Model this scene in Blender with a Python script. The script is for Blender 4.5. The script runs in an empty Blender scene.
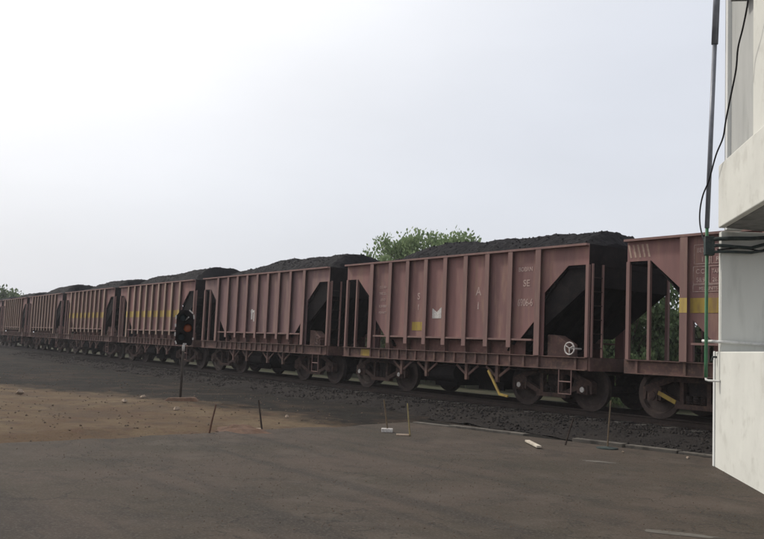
import bpy, math, random
from mathutils import Vector, Matrix, noise
random.seed(7)
R = math.radians
SC = bpy.context.scene
COL = SC.collection

# ------------------------------------------------------------------ camera
CAM = Vector((22.1668, -15.2286, 1.2822))
yaw, pitch, roll = 0.9246, 0.0904, 0.0423
fw = Vector((-math.sin(yaw)*math.cos(pitch), math.cos(yaw)*math.cos(pitch), math.sin(pitch)))
rt = Vector((math.cos(yaw), math.sin(yaw), 0.0))
up = rt.cross(fw)
# camera rolled so the scene turns clockwise
r2 = rt*math.cos(roll) + up*math.sin(roll)
u2 = up*math.cos(roll) - rt*math.sin(roll)
M = Matrix((( r2.x, u2.x, -fw.x, CAM.x), (r2.y, u2.y, -fw.y, CAM.y), (r2.z, u2.z, -fw.z, CAM.z), (0,0,0,1)))
cd = bpy.data.cameras.new('camera'); cam = bpy.data.objects.new('camera', cd); COL.objects.link(cam)
cam.matrix_world = M
cd.sensor_fit = 'HORIZONTAL'; cd.sensor_width = 36.0; cd.lens = 850/764*36.0
cd.clip_start = 0.05; cd.clip_end = 8000
SC.camera = cam

# ------------------------------------------------------------------ world, sun, exposure
SUN_EL, SUN_AZ = R(44), Vector((-1.0, -0.38, 0)).normalized()     # direction towards the sun
w = bpy.data.worlds.new('World'); SC.world = w; w.use_nodes = True
nt = w.node_tree; nt.nodes.clear()
out = nt.nodes.new('ShaderNodeOutputWorld'); bg = nt.nodes.new('ShaderNodeBackground')
sky = nt.nodes.new('ShaderNodeTexSky'); sky.sky_type = 'NISHITA'; sky.sun_disc = False
sky.sun_elevation = SUN_EL; sky.sun_rotation = math.atan2(SUN_AZ.x, SUN_AZ.y)
sky.air_density = 1.0; sky.dust_density = 6.0; sky.ozone_density = 1.0; sky.altitude = 100
mix = nt.nodes.new('ShaderNodeMix'); mix.data_type = 'RGBA'
mix.inputs[0].default_value = 0.78
# veil of thin high cloud, brighter towards the hidden sun
tcw = nt.nodes.new('ShaderNodeTexCoord'); dp = nt.nodes.new('ShaderNodeVectorMath'); dp.operation = 'DOT_PRODUCT'
dp.inputs[1].default_value = (SUN_AZ.x*math.cos(SUN_EL), SUN_AZ.y*math.cos(SUN_EL), math.sin(SUN_EL))
nt.links.new(tcw.outputs['Generated'], dp.inputs[0])
gl = nt.nodes.new('ShaderNodeMapRange'); gl.interpolation_type = 'SMOOTHSTEP'
gl.inputs[1].default_value = .35; gl.inputs[2].default_value = 1.0
nt.links.new(dp.outputs['Value'], gl.inputs[0])
veil = nt.nodes.new('ShaderNodeMix'); veil.data_type = 'RGBA'
veil.inputs[6].default_value = (8.7, 9.0, 9.7, 1); veil.inputs[7].default_value = (15.0, 14.8, 14.4, 1)
sz = nt.nodes.new('ShaderNodeSeparateXYZ'); nt.links.new(tcw.outputs['Generated'], sz.inputs[0])
ge = nt.nodes.new('ShaderNodeMapRange'); ge.interpolation_type = 'SMOOTHSTEP'
ge.inputs[1].default_value = .02; ge.inputs[2].default_value = .40; ge.inputs[3].default_value = .12
nt.links.new(sz.outputs[2], ge.inputs[0])
gm = nt.nodes.new('ShaderNodeMath'); gm.operation = 'MULTIPLY'
nt.links.new(gl.outputs[0], gm.inputs[0]); nt.links.new(ge.outputs[0], gm.inputs[1])
nt.links.new(gm.outputs[0], veil.inputs[0]); nt.links.new(veil.outputs[2], mix.inputs[7])
nt.links.new(sky.outputs[0], mix.inputs[6]); nt.links.new(mix.outputs[2], bg.inputs[0])
cn = nt.nodes.new('ShaderNodeTexNoise'); cn.inputs['Scale'].default_value = 2.2; cn.inputs['Detail'].default_value = 5
cm = nt.nodes.new('ShaderNodeMapping'); cm.inputs['Scale'].default_value = (1, 1, 3.2)
nt.links.new(tcw.outputs['Generated'], cm.inputs[0]); nt.links.new(cm.outputs[0], cn.inputs['Vector'])
cr_ = nt.nodes.new('ShaderNodeMapRange'); cr_.inputs[1].default_value = .3; cr_.inputs[2].default_value = .7; cr_.inputs[3].default_value = .965; cr_.inputs[4].default_value = 1.045
nt.links.new(cn.outputs[0], cr_.inputs[0])
cs_ = nt.nodes.new('ShaderNodeVectorMath'); cs_.operation = 'SCALE'
nt.links.new(mix.outputs[2], cs_.inputs[0]); nt.links.new(cr_.outputs[0], cs_.inputs['Scale']); nt.links.new(cs_.outputs[0], bg.inputs[0])
bg.inputs[1].default_value = 0.10
nt.links.new(bg.outputs[0], out.inputs[0])
sd = bpy.data.lights.new('sun', 'SUN'); sun = bpy.data.objects.new('sun', sd); COL.objects.link(sun)
sd.energy = 2.3; sd.angle = R(6); sd.color = (1.0, 0.95, 0.86)
sdir = Vector((SUN_AZ.x*math.cos(SUN_EL), SUN_AZ.y*math.cos(SUN_EL), math.sin(SUN_EL)))
sun.rotation_euler = (-sdir).to_track_quat('-Z', 'Y').to_euler()
sun.location = (0, 0, 30)
vs = SC.view_settings; vs.view_transform = 'Standard'; vs.look = 'None'; vs.exposure = 0; vs.gamma = 1
vs.use_curve_mapping = False
SC.render.engine = 'CYCLES'

# ------------------------------------------------------------------ materials
MATS = {}
def mat(name, c1, c2=None, scale=3.0, rough=0.85, bump=0.0, c3=None, s3=20.0, f3=0.5, metal=0.0, streak=False, dist=0.05, thr=(0.35, 0.65), t3=(0.5, 0.65)):
    """colour c1 broken up by patches of c2 and finer patches of c3"""
    if name in MATS: return MATS[name]
    m = bpy.data.materials.new(name); m.use_nodes = True; n = m.node_tree.nodes; l = m.node_tree.links
    b = n['Principled BSDF']; b.inputs['Roughness'].default_value = rough; b.inputs['Metallic'].default_value = metal
    b.inputs['Specular IOR Level'].default_value = 0.25 if max(c1) > .1 else 0.08
    tc = n.new('ShaderNodeNewGeometry'); src = tc.outputs['Position']
    if streak:
        mp = n.new('ShaderNodeMapping'); mp.inputs['Scale'].default_value = (1, 1, 0.18)
        l.new(src, mp.inputs[0]); ssrc = mp.outputs[0]
    else: ssrc = src
    c2 = c2 or tuple(x*0.75 for x in c1)
    def noise_fac(s, lo, hi, sr, det=6):
        t = n.new('ShaderNodeTexNoise'); t.inputs['Scale'].default_value = s; t.inputs['Detail'].default_value = det
        t.inputs['Roughness'].default_value = 0.62
        l.new(sr, t.inputs['Vector'])
        q = n.new('ShaderNodeMapRange'); q.inputs[1].default_value = lo; q.inputs[2].default_value = hi
        l.new(t.outputs[0], q.inputs[0]); return q.outputs[0], t
    def mixc(f, a, bcol):
        x = n.new('ShaderNodeMix'); x.data_type = 'RGBA'
        l.new(f, x.inputs[0])
        for i, v in ((6, a), (7, bcol)):
            if isinstance(v, tuple): x.inputs[i].default_value = (*v, 1)
            else: l.new(v, x.inputs[i])
        return x.outputs[2]
    f, _ = noise_fac(scale, *thr, ssrc)
    c = mixc(f, c1, c2)
    if c3:
        f2, _ = noise_fac(s3, *t3, ssrc if streak else src)
        k = n.new('ShaderNodeMath'); k.operation = 'MULTIPLY'; k.inputs[1].default_value = f3; l.new(f2, k.inputs[0])
        c = mixc(k.outputs[0], c, c3)
    l.new(c, b.inputs['Base Color'])
    if bump:
        _, t = noise_fac(s3*1.5, 0, 1, src, 8)
        bp = n.new('ShaderNodeBump'); bp.inputs['Strength'].default_value = bump; bp.inputs['Distance'].default_value = dist
        l.new(t.outputs[0], bp.inputs['Height']); l.new(bp.outputs[0], b.inputs['Normal'])
    m['out'] = 1
    MATS[name] = m
    return m

BROWN   = mat('oxide_paint', (.255,.135,.124), (.165,.094,.090), 1.3, .75, .15, (.27,.165,.13), 5.0, .75, streak=True, dist=.01)
BROWN_B = mat('oxide_paint_dusty', (.245,.145,.140), (.160,.102,.101), 1.1, .75, .15, (.26,.175,.145), 4.0, .75, streak=True, dist=.01)
RIB     = mat('rib_paint', (.225,.133,.118), (.175,.106,.097), 2.0, .7, .1, (.26,.175,.14), 7.0, .5, streak=True, dist=.01)
PALE    = mat('sunlit_rib_paint', (.36,.265,.205), (.24,.16,.125), 2.0, .65, .1, (.2,.14,.11), 7.0, .5, streak=True, dist=.01)  # sunlight on the distant ribs, put into a paler colour
UNDER   = mat('grimy_steel', (.040,.030,.028), (.022,.019,.019), 4.0, .8, .3, (.07,.045,.035), 14.0, .5, dist=.01)
SOLE    = mat('sill_paint', (.135,.075,.065), (.07,.045,.04), 2.2, .75, .2, (.19,.12,.08), 9.0, .5, dist=.01)
SKIRT   = mat('skirt_paint', (.16,.08,.07), (.10,.058,.05), 2.2, .8, .2, (.2,.12,.09), 9., .5, dist=.01)
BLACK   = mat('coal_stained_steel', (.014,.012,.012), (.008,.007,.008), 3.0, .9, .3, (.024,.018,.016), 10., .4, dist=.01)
FRAME   = mat('bogie_rust', (.080,.052,.045), (.042,.031,.029), 5.0, .8, .3, (.12,.075,.055), 16.0, .5, dist=.01)
WHEEL   = mat('wheel_steel', (.060,.045,.040), (.035,.028,.027), 4.0, .7, .2, (.085,.065,.055), 16.0, .5, dist=.01)
COAL    = mat('coal', (.011,.0105,.012), (.018,.017,.020), 2.5, .8, .7, (.006,.006,.007), 22., .6, dist=.04)
YELLOW  = mat('yellow_paint', (.36,.26,.055), (.28,.19,.05), 2.0, .7, .1, (.18,.11,.07), 8., .6, streak=True, dist=.01)
YELLOW_R = mat('yellow_rib_paint', (.50,.37,.11), (.38,.27,.09), 2.0, .7, .1, (.26,.17,.10), 8., .5, streak=True, dist=.01)
WHITEP  = mat('white_paint', (.62,.60,.57), (.42,.39,.37), 18., .7, 0, (.2,.14,.12), 40., .6)
FADED   = mat('faded_lettering', (.45,.35,.32), (.33,.225,.20), 14., .8, 0, (.27,.15,.13), 30., .5)
RAILM   = mat('rail_steel', (.045,.034,.030), (.03,.024,.022), 3., .6, .2, (.06,.042,.034), 20., .5, dist=.01)
RAILTOP = mat('polished_railhead', (.30,.28,.27), (.22,.2,.19), 3., .35, 0, metal=.7)
CONC    = mat('sleeper_concrete', (.085,.080,.073), (.05,.047,.044), 3., .9, .3, (.035,.033,.032), 12., .7, dist=.01)
KERB    = mat('kerb_concrete', (.125,.112,.095), (.08,.072,.063), 2.3, .9, .3, (.04,.036,.032), 5., .85, dist=.01)
STONE   = mat('ballast_stone', (.036,.032,.030), (.022,.020,.020), 6., .9, .3, (.06,.05,.042), 9., .4, dist=.01)
CREAM   = mat('cream_limewash', (.63,.63,.585), (.57,.57,.53), 1.2, .9, .4, (.44,.43,.39), 3.0, .45, dist=.01, t3=(.54,.66))
GREYW   = mat('grey_render', (.66,.665,.62), (.60,.605,.565), 1.4, .9, .3, (.50,.505,.47), 4.0, .6, streak=True, dist=.008)
GREYL   = mat('pale_grey_render', (.44,.445,.43), (.36,.365,.355), 1.6, .9, .3, (.30,.31,.295), 5.0, .6, streak=True, dist=.008)
UNDERC  = mat('dark_soffit', (.24,.24,.23), (.15,.15,.145), 1.8, .9, .3, (.09,.09,.09), 6., .6, dist=.01)  # darker grey for the balcony slab and upper ledge
PALEW   = mat('white_render', (.70,.71,.69), (.62,.63,.62), 1.2, .9, .2, streak=True, dist=.006)
GALV    = mat('galvanised_steel', (.20,.21,.24), (.13,.14,.165), 4., .45, .1, metal=.3, dist=.004)
GREEN   = mat('green_pipe_paint', (.045,.17,.075), (.035,.11,.055), 6., .5, .1, (.08,.09,.07), 18., .4, dist=.004)
PVC     = mat('white_pipe', (.68,.68,.66), (.55,.55,.52), 6., .5, 0, (.35,.34,.31), 14., .4)
DARKP   = mat('dark_conduit', (.045,.06,.058), (.03,.036,.036), 5., .6, .1, (.12,.13,.125), 9., .5, dist=.004)
CABLE   = mat('black_cable', (.015,.015,.016), None, 5., .5)
ORANGE  = mat('orange_lens', (.30,.075,.028), (.22,.06,.022), 20., .35)
WOOD    = mat('weathered_stick', (.15,.11,.07), (.09,.068,.05), 8., .85, .2, (.2,.16,.10), 20., .5, dist=.004)
DWOOD   = mat('dark_stick', (.055,.042,.036), (.035,.028,.025), 8., .85, .2, dist=.004)
REDW    = mat('reddish_stick', (.12,.06,.04), (.075,.045,.032), 8., .85, .2, dist=.004)
BARK    = mat('bark', (.11,.085,.06), (.065,.05,.038), 5., .95, .5, dist=.02)
DIRT    = mat('red_earth', (.11,.062,.04), (.07,.042,.03), 4., .95, .5, (.16,.10,.065), 14., .4, dist=.03)
PEB     = mat('pale_rubble', (.36,.29,.23), (.24,.18,.13), 6., .9, .3, dist=.01)

def leafmat(name, a, b):
    m = bpy.data.materials.new(name); m.use_nodes = True; n = m.node_tree.nodes; l = m.node_tree.links
    p = n['Principled BSDF']; p.inputs['Roughness'].default_value = .7; p.inputs['Specular IOR Level'].default_value = .2
    g = n.new('ShaderNodeNewGeometry'); r = n.new('ShaderNodeMix'); r.data_type = 'RGBA'
    r.inputs[6].default_value = (*a, 1); r.inputs[7].default_value = (*b, 1)
    l.new(g.outputs['Random Per Island'], r.inputs[0]); l.new(r.outputs[2], p.inputs['Base Color'])
    t = n.new('ShaderNodeBsdfTranslucent'); l.new(r.outputs[2], t.inputs[0])
    ms = n.new('ShaderNodeMixShader'); ms.inputs[0].default_value = .35
    l.new(p.outputs[0], ms.inputs[1]); l.new(t.outputs[0], ms.inputs[2]); l.new(ms.outputs[0], n['Material Output'].inputs[0])
    return m
LEAF_A = leafmat('fresh_leaves', (.26,.33,.17), (.13,.19,.085))
LEAF_B = leafmat('shrub_leaves', (.13,.18,.08), (.05,.08,.035))
LEAF_C = leafmat('dull_scrub_leaves', (.075,.085,.045), (.04,.05,.028))

# ------------------------------------------------------------------ mesh helpers
class MB:
    def __init__(s): s.v = []; s.f = []
    def add(s, vs, fs):
        o = len(s.v); s.v += [tuple(x) for x in vs]; s.f += [tuple(i+o for i in f) for f in fs]; return s
    def box(s, x0, x1, y0, y1, z0, z1):
        return s.add([(x0,y0,z0),(x1,y0,z0),(x1,y1,z0),(x0,y1,z0),(x0,y0,z1),(x1,y0,z1),(x1,y1,z1),(x0,y1,z1)],
                     [(0,3,2,1),(4,5,6,7),(0,1,5,4),(1,2,6,5),(2,3,7,6),(3,0,4,7)])
    def prism(s, poly, y0, y1, axis='y'):
        """poly of (x,z) points extruded along y (or (x,y) points along z)"""
        n = len(poly)
        if axis == 'y': P = [(a,y0,b) for a,b in poly] + [(a,y1,b) for a,b in poly]
        elif axis == 'x': P = [(y0,a,b) for a,b in poly] + [(y1,a,b) for a,b in poly]
        else: P = [(a,b,y0) for a,b in poly] + [(a,b,y1) for a,b in poly]
        return s.add(P, [tuple(range(n)), tuple(range(2*n-1, n-1, -1))] + [(i, i+n, (i+1)%n+n, (i+1)%n) for i in range(n)])
    def bar(s, a, b, w, h, upv=(0,0,1)):
        a = Vector(a); b = Vector(b); d = (b-a).normalized(); u = Vector(upv)
        if abs(d.dot(u)) > .98: u = Vector((1,0,0))
        x = d.cross(u).normalized(); y = x.cross(d).normalized()
        P = [p + x*i*w/2 + y*j*h/2 for p in (a, b) for i, j in ((-1,-1),(1,-1),(1,1),(-1,1))]
        return s.add(P, [(0,3,2,1),(4,5,6,7),(0,1,5,4),(1,2,6,5),(2,3,7,6),(3,0,4,7)])
    def tube(s, pts, r, n=8, r1=None):
        pts = [Vector(p) for p in pts]; rings = []
        base = len(s.v); m = len(pts)
        x = None
        for i, p in enumerate(pts):
            d = (pts[min(i+1, m-1)] - pts[max(i-1, 0)]).normalized()
            if x is None:
                u = Vector((0,0,1)) if abs(d.z) < .9 else Vector((1,0,0)); x = d.cross(u).normalized()
            else:
                x = (x - d*x.dot(d)).normalized()
            y = x.cross(d)
            rr = r if r1 is None else r + (r1-r)*i/(m-1)
            for k in range(n):
                a = 2*math.pi*k/n; s.v.append(tuple(p + x*math.cos(a)*rr + y*math.sin(a)*rr))
        for i in range(m-1):
            for k in range(n):
                s.f.append((base+i*n+k, base+i*n+(k+1)%n, base+(i+1)*n+(k+1)%n, base+(i+1)*n+k))
        s.f.append(tuple(base+k for k in range(n))[::-1]); s.f.append(tuple(base+(m-1)*n+k for k in range(n)))
        return s
    def lathe(s, prof, c=(0,0,0), n=28):
        """profile (r, y) turned round the y axis through c"""
        b = len(s.v); m = len(prof)
        for r, y in prof:
            for k in range(n):
                a = 2*math.pi*k/n; s.v.append((c[0]+r*math.cos(a), c[1]+y, c[2]+r*math.sin(a)))
        for i in range(m-1):
            for k in range(n):
                s.f.append((b+i*n+k, b+i*n+(k+1)%n, b+(i+1)*n+(k+1)%n, b+(i+1)*n+k))
        s.f.append(tuple(b+k for k in range(n))); s.f.append(tuple(b+(m-1)*n+k for k in range(n))[::-1])
        return s
    def build(s, name, m, parent=None, smooth=False, bevel=0, loc=None):
        me = bpy.data.meshes.new(name); me.from_pydata(s.v, [], s.f); me.update()
        import bmesh
        bm = bmesh.new(); bm.from_mesh(me); bmesh.ops.recalc_face_normals(bm, faces=bm.faces); bm.to_mesh(me); bm.free()
        if smooth: me.polygons.foreach_set('use_smooth', [True]*len(me.polygons))
        me.materials.append(m)
        o = bpy.data.objects.new(name, me); COL.objects.link(o)
        if parent: o.parent = parent
        if loc: o.location = loc
        if bevel:
            bv = o.modifiers.new('bevel', 'BEVEL'); bv.width = bevel; bv.segments = 2; bv.limit_method = 'ANGLE'
        return o
def empty(name, loc=(0,0,0), rz=0, parent=None):
    o = bpy.data.objects.new(name, None); COL.objects.link(o); o.location = loc; o.rotation_euler = (0,0,rz)
    o.empty_display_size = .2
    if parent: o.parent = parent
    return o
def tag(o, label=None, cat=None, group=None, kind=None):
    if label: o['label'] = label
    if cat: o['category'] = cat
    if group: o['group'] = group
    if kind: o['kind'] = kind
    return o
def kids(o): return [c for c in bpy.data.objects if c.parent == o]
def copy_tree(o, parent=None):
    c = o.copy(); COL.objects.link(c); c.parent = parent
    for ch in kids(o): copy_tree(ch, c)
    return c
def text(s, size, m, parent, loc, name='lettering', align='CENTER', sx=1.0):
    cu = bpy.data.curves.new('t', 'FONT'); cu.body = s; cu.size = size; cu.align_x = align; cu.extrude = .002; cu.offset = .004*size/.2
    o = bpy.data.objects.new('t', cu); COL.objects.link(o)
    bpy.context.view_layer.update()
    me = bpy.data.meshes.new_from_object(o.evaluated_get(bpy.context.evaluated_depsgraph_get()))
    bpy.data.objects.remove(o)
    me.transform(Matrix.Scale(sx, 4, (1,0,0)))
    me.transform(Matrix.Rotation(R(90), 4, 'X'))
    me.name = name; me.materials.clear(); me.materials.append(m)
    q = bpy.data.objects.new(name, me); COL.objects.link(q); q.parent = parent; q.location = loc
    return q

# ------------------------------------------------------------------ track line
CY = 1.62
def ty(s): return CY + 0.0006*(min(s, 10.0)-10)**2
def th(s): return math.atan(0.0012*(min(s, 10.0)-10))
GZ = -0.35

# ------------------------------------------------------------------ ground
def ground_material():
    m = bpy.data.materials.new('earth'); m.use_nodes = True; n = m.node_tree.nodes; l = m.node_tree.links
    b = n['Principled BSDF']; b.inputs['Roughness'].default_value = .95; b.inputs['Specular IOR Level'].default_value = .1
    g = n.new('ShaderNodeNewGeometry'); P = g.outputs['Position']
    sp = n.new('ShaderNodeSeparateXYZ'); l.new(P, sp.inputs[0])
    def ns(s, det=6):
        t = n.new('ShaderNodeTexNoise'); t.inputs['Scale'].default_value = s; t.inputs['Detail'].default_value = det; t.inputs['Roughness'].default_value = .65
        l.new(P, t.inputs['Vector']); return t.outputs[0]
    def rng(v, a, c, lo=0, hi=1):
        q = n.new('ShaderNodeMapRange'); q.inputs[1].default_value = a; q.inputs[2].default_value = c; q.inputs[3].default_value = lo; q.inputs[4].default_value = hi
        l.new(v, q.inputs[0]); return q.outputs[0]
    def ma(op, a, c):
        q = n.new('ShaderNodeMath'); q.operation = op
        for i, v in ((0, a), (1, c)):
            if isinstance(v, (int, float)): q.inputs[i].default_value = v
            else: l.new(v, q.inputs[i])
        return q.outputs[0]
    def mx(f, a, c):
        x = n.new('ShaderNodeMix'); x.data_type = 'RGBA'
        l.new(f, x.inputs[0])
        for i, v in ((6, a), (7, c)):
            if isinstance(v, tuple): x.inputs[i].default_value = (*v, 1)
            else: l.new(v, x.inputs[i])
        return x.outputs[2]
    sand = mx(rng(ns(.55), .38, .62), (.085,.056,.034), (.122,.090,.056))
    sand = mx(rng(ns(2.6), .52, .66, 0, .75), sand, (.078,.045,.032))
    sand = mx(rng(ns(14.), .50, .72, 0, .5), sand, (.075,.055,.042))
    sand = mx(rng(ns(.9, 10), .50, .60, 0, .6), sand, (.062,.045,.034))
    dark = mx(rng(ns(3.), .4, .62), (.010,.009,.008), (.019,.017,.014))
    # coal dust and cinders spread out from the track: edge wanders
    e = ma('ADD', sp.outputs[1], ma('MULTIPLY', ma('SUBTRACT', ns(.35), .5), 5.0))
    e = ma('ADD', e, ma('MULTIPLY', ma('SUBTRACT', ns(2.2, 9), .5), 4.5))
    e = ma('SUBTRACT', e, ma('MULTIPLY', ma('MAXIMUM', ma('MINIMUM', sp.outputs[0], 1.5), -9.0), .40))
    e = ma('SUBTRACT', e, ma('MULTIPLY', ma('MAXIMUM', ma('SUBTRACT', sp.outputs[0], 1.5), 0.0), .20))
    dark = mx(rng(ns(.7, 9), .50, .62, 0, .55), dark, (.050,.034,.025))
    c = mx(rng(e, -7.5, -5.9), sand, dark)
    scrub = mx(rng(ns(1.3), .4, .62), (.036,.042,.024), (.060,.052,.036))
    c = mx(rng(sp.outputs[1], 6.5, 8.0), c, scrub)
    l.new(c, b.inputs['Base Color'])
    bp = n.new('ShaderNodeBump'); bp.inputs['Strength'].default_value = .7; bp.inputs['Distance'].default_value = .06
    l.new(ns(9., 10), bp.inputs['Height']); l.new(bp.outputs[0], b.inputs['Normal'])
    return m
EARTH = ground_material()
def grid(name, xs, ys, hf, m, kind='structure', smooth=True):
    V = [(x, y, hf(x, y)) for y in ys for x in xs]; nx = len(xs)
    F = [(j*nx+i, j*nx+i+1, (j+1)*nx+i+1, (j+1)*nx+i) for j in range(len(ys)-1) for i in range(nx-1)]
    me = bpy.data.meshes.new(name); me.from_pydata(V, [], F); me.update()
    if smooth: me.polygons.foreach_set('use_smooth', [True]*len(F))
    me.materials.append(m); o = bpy.data.objects.new(name, me); COL.objects.link(o); o['kind'] = kind; return o
def axis(a, b, step, far, grow=1.35):
    xs = []; x = a
    while x <= b: xs.append(x); x += step
    s = step
    while xs[-1] < far: s *= grow; xs.append(xs[-1]+s)
    s = step; lo = []; x = a
    while x > -far: s *= grow; x -= s; lo.append(x)
    return lo[::-1] + xs
def gh(x, y):
    z = GZ - .012
    d = 0
    if -60 < x < 30 and -25 < y < 30:
        d = noise.noise(Vector((x*.25, y*.25, 3)))*.05 + noise.noise(Vector((x*1.3, y*1.3, 9)))*.03
        # asphalt side stays flat
        if x > 6.9 - (y+3)*.14 and y < -1.2: d = min(d, -.01) - .02
        else: d += .02
    return z + d
grid('ground', axis(-60, 26, .4, 3500), axis(-22, 22, .4, 3500), gh, EARTH)

def asphalt_material():
    m = bpy.data.materials.new('asphalt'); m.use_nodes = True; n = m.node_tree.nodes; l = m.node_tree.links
    b = n['Principled BSDF']; b.inputs['Roughness'].default_value = .88; b.inputs['Specular IOR Level'].default_value = .10
    g = n.new('ShaderNodeNewGeometry'); P = g.outputs['Position']
    def ns(s, det=6, mp=None):
        t = n.new('ShaderNodeTexNoise'); t.inputs['Scale'].default_value = s; t.inputs['Detail'].default_value = det; t.inputs['Roughness'].default_value = .65
        l.new(P, t.inputs['Vector']); return t.outputs[0]
    def rng(v, a, c, lo=0, hi=1):
        q = n.new('ShaderNodeMapRange'); q.inputs[1].default_value = a; q.inputs[2].default_value = c; q.inputs[3].default_value = lo; q.inputs[4].default_value = hi
        l.new(v, q.inputs[0]); return q.outputs[0]
    def mx(f, a, c):
        x = n.new('ShaderNodeMix'); x.data_type = 'RGBA'; l.new(f, x.inputs[0])
        for i, v in ((6, a), (7, c)):
            if isinstance(v, tuple): x.inputs[i].default_value = (*v, 1)
            else: l.new(v, x.inputs[i])
        return x.outputs[2]
    c = mx(rng(ns(.45, 4), .38, .62), (.048,.040,.031), (.070,.054,.044))
    c = mx(rng(ns(1.7, 8), .50, .66, 0, .6), c, (.033,.029,.026))
    c = mx(rng(ns(.8, 3), .56, .66, 0, .45), c, (.090,.074,.062))
    mp = n.new('ShaderNodeMapping'); mp.inputs['Rotation'].default_value = (0, 0, R(-32)); mp.inputs['Scale'].default_value = (.14, 2.6, 1)
    l.new(P, mp.inputs[0]); t2 = n.new('ShaderNodeTexNoise'); t2.inputs['Scale'].default_value = 1.0; t2.inputs['Detail'].default_value = 5
    l.new(mp.outputs[0], t2.inputs['Vector'])
    c = mx(rng(t2.outputs[0], .54, .68, 0, .55), c, (.030,.027,.025))
    vo = n.new('ShaderNodeTexVoronoi'); vo.feature = 'DISTANCE_TO_EDGE'; vo.inputs['Scale'].default_value = .45
    wv = n.new('ShaderNodeVectorMath'); wv.operation = 'ADD'; l.new(P, wv.inputs[0])
    t3 = n.new('ShaderNodeTexNoise'); t3.inputs['Scale'].default_value = 2.2; t3.inputs['Detail'].default_value = 6; l.new(P, t3.inputs['Vector'])
    l.new(t3.outputs[1], wv.inputs[1]); l.new(wv.outputs[0], vo.inputs['Vector'])
    ck = rng(vo.outputs[0], .0, .010, .6, 0); c = mx(ck, c, (.018,.017,.016))
    c = mx(rng(ns(38., 4), .50, .70, 0, .55), c, (.11,.10,.085))
    c = mx(rng(ns(60., 4), .52, .70, 0, .5), c, (.03,.03,.03))
    l.new(c, b.inputs['Base Color'])
    bp = n.new('ShaderNodeBump'); bp.inputs['Strength'].default_value = .5; bp.inputs['Distance'].default_value = .012
    l.new(ns(55., 6), bp.inputs['Height']); l.new(bp.outputs[0], b.inputs['Normal'])
    return m
# asphalt yard: ragged edge against the sand, straight edge behind the kerb
edge = []
def kerb_y(x): return -3.30 + (x-7.4)*0.21
K = 90
for i in range(K+1):                     # sand side, running away from the camera along -Y
    t = i/K; y = -26 + t*(kerb_y(7.6)-.02+26); x = 7.55 - .155*(y+3.4)
    x += noise.noise(Vector((y*.9, 1.7, 0)))*.32 + noise.noise(Vector((y*4.2, 4, 0)))*.12
    if y > -3.9: x = max(x, 7.4)
    edge.append((x, y))
edge += [(14.9, kerb_y(14.9)-.02), (40, -1.72), (40, -26)]
a = MB(); a.prism(edge, GZ-.06, GZ, 'z')
asp = a.build('asphalt_yard', asphalt_material()); asp['kind'] = 'structure'
# pale scuffed streak of cement on the yard near the building
k = MB()
for (x0, y0, n_) in ((17.4, -8.0, 18), (13.6, -4.4, 12)):
    pts = []
    for i in range(n_):
        a_ = 2*math.pi*i/n_; rr = 1 + .45*noise.noise(Vector((i*.9, x0, 0)))
        lx = math.cos(a_)*(.34 if n_ == 18 else .3)*rr; ly = math.sin(a_)*.09*rr
        pts.append((x0 + lx*.8+ly*.6, y0 + lx*.6 - ly*.8))
    k.prism(pts, GZ+.001, GZ+.004, 'z')
SPILL = mat('cement_spill', (.115,.105,.092), (.075,.066,.056), 7., .9, 0, (.085,.075,.065), 18., .8)
k.build('cement_spill', SPILL)['kind'] = 'structure'

# kerb: short worn concrete lengths
kb = MB(); x = 7.6; i = 0
while x < 14.5:
    L = .9 + random.random()*.25; dz = random.uniform(-.045, .02); dy = random.uniform(-.03, .03)
    if i not in (3,):
        kb.prism([(x+.012, kerb_y(x)+dy), (x+L-.012, kerb_y(x+L)+dy), (x+L-.012, kerb_y(x+L)+.17+dy), (x+.012, kerb_y(x)+.17+dy)], GZ-.05, GZ+.06+dz, 'z')
    x += L; i += 1
kb.build('kerb', KERB, bevel=.012)['kind'] = 'structure'

# ballast bed following the curve
S0, S1 = -95, 34
prof = [(-3.55, GZ-.03), (-3.2, GZ+.02), (-2.35, -.165), (-1.6, -.155), (0, -.15), (1.6, -.155), (2.35, -.165), (3.6, GZ-.02), (3.9, GZ-.08)]
V = []; F = []; n_s = 0
s = S0
prof2 = []
for a_, b_ in zip(prof, prof[1:]):
    m_ = max(1, int((b_[0]-a_[0])/.22))
    for q in range(m_): prof2.append((a_[0]+(b_[0]-a_[0])*q/m_, a_[1]+(b_[1]-a_[1])*q/m_))
prof2.append(prof[-1])
while s <= S1:
    for y, z in prof2:
        p = Vector((s, ty(s)+y, z))
        w_ = .9 if abs(y) > 1.5 else .35
        z += (noise.noise(p*2.2)*.05 + noise.noise(p*7)*.035)*w_
        V.append((s, ty(s)+y + noise.noise(Vector((s*.6, y, 0)))*.25*(abs(y) > 3), z))
    n_s += 1; s += .22
w_ = len(prof2)
F = [(i*w_+j, (i+1)*w_+j, (i+1)*w_+j+1, i*w_+j+1) for i in range(n_s-1) for j in range(w_-1)]
me = bpy.data.meshes.new('ballast_bed'); me.from_pydata(V, [], F); me.update()
BALL = mat('ballast_bed', (.032,.028,.026), (.020,.018,.018), 1.2, .95, .9, (.055,.047,.040), 26., .6, dist=.05)
me.materials.append(BALL); o = bpy.data.objects.new('ballast_bed', me); COL.objects.link(o); o['kind'] = 'structure'

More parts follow.
